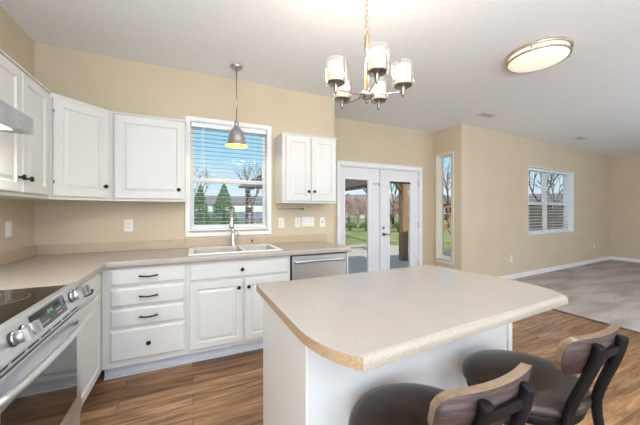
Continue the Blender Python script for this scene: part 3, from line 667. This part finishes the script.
# ------------------------------------------------------------------ bar stools
def make_stool(label, x, y, th):
    r = thing('bar_stool', label, 'bar stool', (x, y, 0), th, 'bar stools at the island')
    RX, RY = .222, .200
    bm = new(); lathe(bm, [(0, .668), (.06, .667), (.12, .664), (.17, .657), (.195, .647), (.203, .635), (.203, .624), (.196, .617), (0, .616)], (0, 0, 0), 40, sx=RX/.203, sy=RY/.203); obj('seat', bm, 'leather', r)
    bm = new(); lathe(bm, [(0, .6155), (.19, .6155), (.192, .60), (.186, .578), (.16, .575), (.155, .59), (0, .59)], (0, 0, 0), 40, sx=RX/.203, sy=RY/.203); obj('seat_frame', bm, 'stool_black', r)
    # curved back
    hw, h, zc, rc, sag, yb, tk = .166, .115, .845, .045, .032, .234, .023
    bm = new(); K = 36; cols = []
    for i in range(K+1):
        s = -hw+2*hw*i/K; e_ = max(0, abs(s)-(hw-rc)); dz = rc-math.sqrt(max(rc*rc-e_*e_, 0)); top = zc+h/2-dz*.6+.003*(1-(s/hw)**2); bot = zc-h/2+dz*1.0
        yy = -yb+sag*(s/hw)**2; slope = -2*sag*s/hw/hw
        nrm_ = Vector((slope, 1, 0)).normalized(); c_ = []
        for z in (top, bot):
            lean = -(z-zc)*.22
            for o in (-tk/2, tk/2): c_.append(bm.verts.new((s+nrm_.x*o, yy+lean+nrm_.y*o, z)))
        cols.append(c_)     # tb(-), tf(+), bb, bf
    for a, b_ in zip(cols, cols[1:]):
        for (p, q, mi) in ((0, 1, 1), (1, 3, 0), (3, 2, 1), (2, 0, 0)):
            f = bm.faces.new((a[p], b_[p], b_[q], a[q])); f.material_index = mi; f.smooth = mi == 0
    for c_ in (cols[0], cols[-1]): bm.faces.new((c_[0], c_[1], c_[3], c_[2])).material_index = 1
    obj('backrest', bm, ['walnut', 'walnut_edge'], r)
    ps = .074
    for s in (-1, 1):
        bm = new(); tube(bm, smoothpath([(s*.17, -.245, .001), (s*.115, -.205, .45), (s*.095, -.192, .60), (s*.085, -.203, .68), (s*ps, -.250, .82), (s*ps, -.264, .886)], 5), .0148, 12); obj('rear_leg', bm, 'stool_black', r)
        bm = new(); tube(bm, [(s*.185, .175, .001), (s*.12, .115, .585)], [.015, .018], 12); obj('front_leg', bm, 'stool_black', r)
    bm = new(); box(bm, -ps, ps, -.262, -.251, .835, .858, .002); obj('back_bar', bm, 'stool_black', r)
    z = .24; k = lambda a, b, t: a+(b-a)*t
    fr_ = [(-.158, .150), (.158, .150), (.142, -.224), (-.142, -.224)]
    bm = new()
    for i in range(4): a, b_ = fr_[i], fr_[(i+1) % 4]; tube(bm, [(*a, z), (*b_, z)], .010, 8)
    obj('footrest', bm, 'stool_black', r)
    return r
make_stool('dark leather bar stool with curved wooden back, nearest the camera', 1.84, -2.528, .008)
make_stool('dark leather bar stool with curved wooden back, the farther one at the island corner', 2.392, -2.500, .0)

# ------------------------------------------------------------------ chandelier
CX, CY = 2.084, -1.882
rt = Vector((math.cos(math.radians(24.536)), -math.sin(math.radians(24.536)), 0)); fw = Vector((-rt.y, rt.x, 0))
r = thing('chandelier', 'five-light metal chandelier with glass cylinder shades above the island', 'chandelier', (CX, CY, C))
bm = new(); lathe(bm, [(0, -.001), (.06, -.001), (.06, -.012), (.035, -.03), (.008, -.035), (0, -.035)], (0, 0, 0), 24); obj('canopy', bm, 'brass', r)
bm = new(); z = -.035; k = 0
while z > 2.275-C:
    pts = [Vector((math.cos(a)*.0085, 0, math.sin(a)*.017)) for a in [2*PI*j/12 for j in range(13)]]
    pts = [Vector((p.x if k % 2 else 0, 0 if k % 2 else p.x, p.z+z-.017)) for p in pts]
    tube(bm, pts, .0022, 6, caps=False); z -= .029; k += 1
obj('chain', bm, 'brass', r)
bm = new(); lathe(bm, [(0, 2.262-C), (.008, 2.262-C), (.015, 2.245-C), (.0135, 2.235-C), (.0135, 2.16-C), (.010, 2.15-C), (.010, 1.955-C), (.02, 1.95-C), (0, 1.949-C)], (0, 0, 0), 16); obj('stem', bm, 'brass', r)
bm = new(); lathe(bm, [(0, 1.952-C), (.018, 1.952-C), (.026, 1.94-C), (.041, 1.925-C), (.041, 1.915-C), (.028, 1.905-C), (.012, 1.898-C), (.010, 1.885-C), (.006, 1.878-C), (0, 1.876-C)], (0, 0, 0), 20); obj('hub', bm, 'nickel', r)
for i in range(5):
    a = math.radians(-85+72*i); d = rt*math.cos(a)+fw*math.sin(a); R = .190; zp = 1.958-C
    bm = new(); tube(bm, smoothpath([d*.03+Vector((0, 0, 1.925-C)), d*.10+Vector((0, 0, 1.922-C)), d*(R-.01)+Vector((0, 0, 1.925-C))], 5), .0045, 8)
    am = obj('arm', bm, 'nickel', r)
    bm = new(); lathe(bm, [(0, 1.896-C), (.004, 1.898-C), (.006, 1.908-C), (.010, 1.915-C), (.012, 1.945-C), (.020, 1.955-C), (.046, zp-.004), (.047, zp), (0, zp)], d*R, 20); obj('lamp_holder', bm, 'aged_nickel', am)
    bm = new(); lathe(bm, [(.0, zp+.001), (.054, zp+.001), (.056, zp+.008), (.056, zp+.114), (.0545, zp+.114), (.0545, zp+.008), (.0, zp+.003)], d*R, 28); obj('glass_cylinder', bm, 'shade_glass', am)
    bm = new(); lathe(bm, [(.0, zp+.004), (.040, zp+.004), (.039, zp+.008), (.039, zp+.100), (.037, zp+.100), (.037, zp+.008), (0, zp+.006)], d*R, 28); obj('frosted_shade', bm, 'lit_frosted_glass', am)
    lamp('chandelier_bulb', 'POINT', (CX+d.x*R, CY+d.y*R, zp+C+.20), 3.5, (1, .86, .66), shadow_soft_size=.03)

# flush ceiling light
LX, LY, LR = 4.055, -1.675, .242
r = thing('ceiling_light', 'round flush ceiling light with brushed rings, right of the chandelier', 'ceiling light', (LX, LY, C))
bm = new(); lathe(bm, [(0, -.001), (LR, -.001), (LR+.004, -.006), (LR+.004, -.022), (LR-.008, -.024), (0, -.024)], (0, 0, 0), 48); obj('mounting_ring', bm, 'pale_brass', r)
bm = new(); lathe(bm, [(LR-.018, -.024), (LR-.018, -.062), (LR-.03, -.075), (LR*.6, -.093), (LR*.25, -.100), (0, -.101)], (0, 0, 0), 48); obj('diffuser', bm, 'lit_diffuser', r)
bm = new(); lathe(bm, [(LR-.017, -.055), (LR-.004, -.055), (LR-.002, -.061), (LR-.004, -.068), (LR-.020, -.068), (LR-.017, -.055)], (0, 0, 0), 48); obj('lower_ring', bm, 'pale_brass', r)
for i in range(3):
    a = math.radians(-161+120*i); bm = new(); dx, dy = math.cos(a), math.sin(a); q = LR-.001
    tube(bm, [(dx*q, dy*q, -.020), (dx*q, dy*q, -.075)], .006, 8); obj('clip', bm, 'pale_brass', r)
lamp('ceiling_light_glow', 'AREA', (LX, LY, C-.11), 14, (1, .93, .82), (0, 0, 0), shape='DISK', size=.44)

# pendant over the sink
PX, PY = 1.617, -.300
r = thing('pendant_light', 'brushed metal dome pendant hanging in front of the sink window', 'pendant light', (PX, PY, 0))
bm = new(); lathe(bm, [(0, C-.001), (.058, C-.001), (.060, C-.008), (.045, C-.028), (.012, C-.034), (0, C-.034)], (0, 0, 0), 24); obj('canopy', bm, 'brushed_nickel', r)
bm = new(); tube(bm, [(0, 0, C-.03), (0, 0, 2.17)], .0055, 8); obj('rod', bm, 'nickel', r)
bm = new(); lathe(bm, [(0, 2.195), (.012, 2.195), (.016, 2.18), (.016, 2.165), (.022, 2.16), (.022, 2.115), (0, 2.115)], (0, 0, 0), 20); obj('socket_cap', bm, 'brushed_nickel', r)
bm = new(); lathe(bm, [(.022, 2.118), (.030, 2.112), (.055, 2.085), (.074, 2.045), (.084, 1.99), (.086, 1.955), (.104, 1.936), (.106, 1.930)], (0, 0, 0), 32)
sh = obj('shade', bm, 'brushed_nickel', r)
bm = new(); lathe(bm, [(.020, 2.114), (.028, 2.109), (.053, 2.082), (.072, 2.043), (.082, 1.989), (.084, 1.953), (.102, 1.934), (.104, 1.930)], (0, 0, 0), 32); obj('shade_lining', bm, 'pendant_inside', sh)
bm = new(); lathe(bm, [(0, 2.11), (.012, 2.11), (.014, 2.06), (.028, 2.02), (.028, 1.995), (.018, 1.972), (0, 1.966)], (0, 0, 0), 16); obj('bulb', bm, 'lit_bulb', r)
lamp('pendant_bulb', 'POINT', (PX, PY, 1.95), 4, (1, .86, .5), shadow_soft_size=.025)

# ceiling vents
for (x, y, lab) in ((5.22, -.385, 'small white ceiling vent near the outer corner of the nook wall'), (8.15, -.26, 'small white ceiling vent above the living room window')):
    r = thing('ceiling_vent', lab, 'vent', (x, y, C-.001), .0, 'ceiling vents')
    bm = new(); a, b_ = .155, .07
    box(bm, -a, a, -b_, -b_+.018, -.006, 0, .001); box(bm, -a, a, b_-.018, b_, -.006, 0, .001); box(bm, -a, -a+.02, -b_+.018, b_-.018, -.006, 0, .001); box(bm, a-.02, a, -b_+.018, b_-.018, -.006, 0, .001); obj('vent_frame', bm, 'vent_white', r)
    bm = new(); box(bm, -a+.02, a-.02, -b_+.018, b_-.018, -.0015, -.0005); obj('duct', bm, 'dark_slot', r)
    bm = new()
    for i in range(6): yy = -b_+.026+i*.0175; box(bm, -a+.02, a-.02, yy, yy+.0035, -.006, -.002)
    obj('louvres', bm, 'vent_white', r)

# ------------------------------------------------------------------ garden
GZ = -.15
def at(px, d):   # ground point seen in pixel column px at depth d along the view axis
    v = fw*d+rt*((px-320)/282.93*d); return (1.2066+v.x, -3.1859+v.y)
bm = new(); box(bm, -60, 90, 1.2, 110, GZ-.3, GZ-.03); box(bm, -60, -.6, -20, 1.2, GZ-.3, GZ-.03); box(bm, X2+.6, 90, -20, 1.2, GZ-.3, GZ-.03); struct('lawn', bm, 'lawn')
bm = new(); prism(bm, [(1.5, D1+.35), (X1+.5, D1+.35), (9.5, D1+.35), (9.8, 5.6), (8.2, 6.9), (4.0, 7.4), (1.5, 7.2)], GZ-.03, GZ); struct('patio_slab', bm, 'concrete')
# pergola
r = thing('pergola', 'brown wooden pergola at the far side of the patio', 'pergola', (0, 0, 0))
px0, px1, py0, py1, pz = 4.0, 8.75, 7.4, 12.6, 2.35
for (x, y) in ((px0, py0), (px1, py0), (px0, py1), (px1, py1)):
    bm = new(); box(bm, x-.07, x+.07, y-.07, y+.07, GZ-.029, pz, .004)
    po = obj('post', bm, 'bark', r)
    bm = new(); sx_ = 1 if x == px0 else -1; sy_ = 1 if y == py0 else -1
    tube(bm, [(x+sx_*.05, y, pz-.65), (x+sx_*.65, y, pz-.02)], .045, 4); tube(bm, [(x, y+sy_*.05, pz-.65), (x, y+sy_*.65, pz-.02)], .045, 4); obj('brace', bm, 'bark', po)
for x in (px0, px1):
    bm = new(); box(bm, x-.03, x+.03, py0-.35, py1+.35, pz, pz+.18, .003); obj('beam', bm, 'wood_dark', r)
for i in range(14):
    y = py0-.2+i*(py1-py0+.4)/13; bm = new(); box(bm, px0-.4, px1+.4, y-.02, y+.02, pz+.181, pz+.32, .002); obj('rafter', bm, 'wood_dark', r)
# porch post close to the door
r = thing('porch_post', 'wooden porch post with angled braces just outside the right door glass', 'post', (*at(403.5, 8.2), GZ))
bm = new(); box(bm, -.095, .095, -.095, .095, .001, 2.55, .005); obj('post', bm, 'wood_exterior', r)
for s in (-1, 1):
    bm = new(); tube(bm, [(s*.04, 0, 1.95), (s*.55, 0, 2.52)], .05, 4); obj('brace', bm, 'wood_exterior', r)
bm = new(); box(bm, -2.4, 1.2, -.05, .05, 2.551, 2.72, .004); obj('beam', bm, 'wood_exterior', r)

def leafcloud(bm, fn, n, size):
    for _ in range(n):
        p = fn(); d = Vector((random.gauss(0, 1), random.gauss(0, 1), random.gauss(0, 1))).normalized()*size*random.uniform(.6, 1.4); u, v = frame(d)
        w = size*.45; a = [p-d*.5, p+u*w*.5, p+d*.5, p-u*w*.5]; bm.faces.new([bm.verts.new(q) for q in a])
def evergreen(label, x, y, h, R):
    r = thing('evergreen_tree', label, 'tree', (x, y, GZ-.03), 0, 'evergreens behind the lawn')
    bm = new(); tube(bm, [(0, 0, 0), (0, 0, h*.9)], [.14, .02], 8); obj('trunk', bm, 'bark', r)
    def f():
        t = random.random()**.7; z = h*(1-t)+.12*h*t*0; z = max(z, .25); a = random.uniform(0, 2*PI); rr = R*(t**.8)*(.55+.5*random.random())
        return Vector((math.cos(a)*rr, math.sin(a)*rr, z))
    bm = new(); leafcloud(bm, f, 2600, .16*h/3.5); obj('foliage', bm, 'evergreen', r)
evergreen('conical green evergreen seen through the sink window, the left one', *at(200, 27), 3.9, 1.15)
evergreen('conical green evergreen seen through the sink window, the right one', *at(224, 25), 3.9, 1.35)
evergreen('dark evergreen beyond the brush, behind the left door glass edge', *at(348, 44), 4.2, 1.7)
def branch(bm, p, d, L_, rad, lvl, spread=.6, up=.25):
    q = p+d*L_*.5+Vector((random.uniform(-1, 1), random.uniform(-1, 1), 0))*L_*.04; e_ = p+d*L_
    tube(bm, [p, q, e_], [rad, rad*.85, rad*.68], 6 if lvl > 2 else 4, caps=False)
    if lvl == 0: return
    for k in range(3 if lvl > 1 else 2):
        nd = (d+Vector((random.uniform(-1, 1), random.uniform(-1, 1), random.uniform(-.2, .6)))*spread+Vector((0, 0, up*.3))).normalized()
        branch(bm, p+d*L_*random.uniform(.6, 1), nd, L_*random.uniform(.62, .82), rad*.6, lvl-1, spread, up)
def baretree(label, x, y, h, rad, lvl=5):
    r = thing('bare_tree', label, 'tree', (x, y, GZ-.03), 0, 'leafless trees')
    bm = new(); tube(bm, [(0, 0, 0), (.02, 0, h*.28)], [rad*1.25, rad], 8); obj('trunk', bm, 'bark', r)
    bm = new()
    for k in range(4):
        a = 2*PI*k/4+random.random(); branch(bm, Vector((.02, 0, h*.27)), Vector((math.cos(a)*.45, math.sin(a)*.45, 1)).normalized(), h*.25, rad*.6, lvl-1)
    obj('branches', bm, 'bark', r)
baretree('leafless tree standing behind the sink window pane, right side', *at(252, 26), 7.0, .10, 4)
baretree('thin leafless tree at the left edge of the sink window', *at(199, 34), 8.0, .11, 4)
baretree('leafless tree seen through the right door glass', *at(393, 32), 6.5, .11, 4)
baretree('leafless tree seen through the narrow window', *at(448, 24), 7.0, .10, 4)
baretree('leafless tree outside the left half of the living room window', *at(540, 24), 7.5, .12, 4)
baretree('leafless tree outside the right half of the living room window', *at(556, 30), 7.0, .11, 4)
def shrub(name, label, cat, x, y, rx, ry, h, m, n, size, group=None):
    r = thing(name, label, cat, (x, y, GZ-.03), 0, group)
    bm = new()
    for k in range(7):
        a = random.uniform(0, 2*PI); tube(bm, [(0, 0, 0), (math.cos(a)*rx*.5, math.sin(a)*ry*.5, h*.75)], [.03, .008], 5)
    obj('stems', bm, 'bark', r)
    def f():
        a = random.uniform(0, 2*PI); t = random.uniform(0, 1)**.5; zt_ = math.sqrt(max(0, 1-t*t*.8)); return Vector((math.cos(a)*rx*t, math.sin(a)*ry*t, max(.08, h*zt_*random.uniform(.25, 1)**.6)))
    bm = new(); leafcloud(bm, f, n, size); obj('foliage', bm, m, r)
k = 0
for px, d, h in ((332, 32, 2.9), (349, 31, 3.3), (366, 30, 3.1), (383, 31, 3.4), (400, 30, 3.2), (418, 29, 3.4), (436, 30, 3.0), (340, 35, 3.6), (358, 35.5, 3.7), (391, 36, 3.7), (409, 35, 3.8)):
    k += 1; shrub('flowering_shrub', ['pinkish leafless shrub at the left edge of the left door glass', 'tallest pinkish shrub seen through the left door glass', 'pinkish shrub near the right edge of the left door glass', 'pinkish shrub behind the middle of the two doors', 'pinkish shrub at the left edge of the right door glass', 'pinkish shrub behind the porch post', 'pinkish shrub hidden by the wall right of the doors', 'taller pinkish shrub of the back row, left in the left door glass', 'taller pinkish shrub of the back row, right in the left door glass', 'taller pinkish shrub of the back row, left of the porch post', 'taller pinkish shrub of the back row, right of the porch post'][k-1], 'shrub', *at(px, d), .86, .80, h, 'brush_pink', 2200, .17, 'pinkish shrubs beyond the lawn')
k = 0
for px, d in ((334, 21), (350, 21), (366, 20.5), (382, 20), (398, 20), (414, 20)):
    k += 1; shrub('hedge_bush', ['low dark green bush left of the left door glass', 'low dark green bush at the left of the left door glass', 'low dark green bush in the right of the left door glass', 'low dark green bush behind the meeting door stiles', 'low dark green bush left of the porch post', 'low dark green bush right of the porch post'][k-1], 'bush', *at(px, d), .56, .45, .66, 'hedge_green', 900, .09, 'low bushes along the lawn')
# fence across the gardens
def fence(label, a, b, h, m):
    r = thing('garden_fence', label, 'fence', (a[0], a[1], GZ-.03), math.atan2(b[1]-a[1], b[0]-a[0])); Ln = math.hypot(b[0]-a[0], b[1]-a[1])
    bm = new(); x = 0
    while x < Ln: box(bm, x, x+.13, 0, .02, .05, h+.02*math.sin(x*3)); x += .15
    obj('pickets', bm, m, r)
    bm = new(); box(bm, 0, Ln, .021, .06, .3, .38); box(bm, 0, Ln, .021, .06, h-.3, h-.22); obj('rails', bm, m, r)
fence('blue grey board fence seen through the sink window', at(170, 36), at(285, 36), 1.35, 'fence_blue')
fence('brown board fence outside the living room window', at(470, 20), at(640, 20), 1.7, 'siding_brown')
def house(label, x, y, w, d, h, rh, rz, wall, roofm, group='houses beyond the garden'):
    r = thing('neighbouring_house', label, 'house', (x, y, GZ-.03), rz, group)
    bm = new(); box(bm, -w/2, w/2, -d/2, d/2, 0, h); obj('house_walls', bm, wall, r)
    bm = new(); ov = .4; a = [(-w/2-ov, -d/2-ov, h), (w/2+ov, -d/2-ov, h), (w/2+ov, d/2+ov, h), (-w/2-ov, d/2+ov, h), (-w/2-ov, 0, h+rh), (w/2+ov, 0, h+rh)]
    v = [bm.verts.new(p) for p in a]
    for f in ((0, 1, 5, 4), (2, 3, 4, 5), (1, 2, 5), (3, 0, 4), (3, 2, 1, 0)): bm.faces.new([v[i] for i in f])
    obj('roof', bm, roofm, r)
    nw = int(w//2.6)
    for i in range(nw):
        xx = -w/2+(i+.5)*w/nw; bm = new(); box(bm, xx-.5, xx+.5, -d/2-.04, -d/2-.001, 1.0, 2.2); wn = obj('window', bm, 'white_trim', r)
        bm = new(); box(bm, xx-.42, xx+.42, -d/2-.05, -d/2-.041, 1.08, 2.12); obj('pane', bm, 'black_glass', wn)
yawr = -math.radians(24.536)
house('pale house with dark roof beyond the fence in the sink window', *at(262, 55), 12, 8, 2.7, 1.6, yawr, 'siding', 'roof_shingle')
house('pale grey house far off behind the left evergreen', *at(196, 60), 10, 8, 2.7, 2.0, yawr, 'siding', 'roof_shingle')
house('distant pale house above the shrubs in the left door glass', *at(345, 62), 11, 8, 2.8, 2.2, yawr-.2, 'siding', 'roof_shingle')
house('distant house behind the shrubs in the right door glass', *at(422, 66), 11, 8, 2.8, 2.2, yawr-.3, 'siding', 'roof_shingle')
house('low brown house outside the living room window', *at(552, 46), 22, 8, 2.7, 1.6, yawr-.9, 'siding_brown', 'roof_shingle')
house('brown house seen low in the narrow window', *at(450, 48), 10, 8, 2.5, 1.2, yawr-.5, 'siding_brown', 'roof_shingle')
# wooden lattice frame seen in the narrow window
r = thing('wooden_swing_frame', 'wooden frame with crossed braces outside the narrow window', 'garden frame', (*at(448, 10.2), GZ-.029), yawr-.3)
bm = new(); tube(bm, [(-.5, 0, 0), (.25, 0, 1.6)], .04, 4); tube(bm, [(.45, 0, 0), (-.45, 0, 1.6)], .04, 4); tube(bm, [(-.6, 0, 1.6), (.6, 0, 1.6)], .04, 4); obj('frame', bm, 'wood_exterior', r)
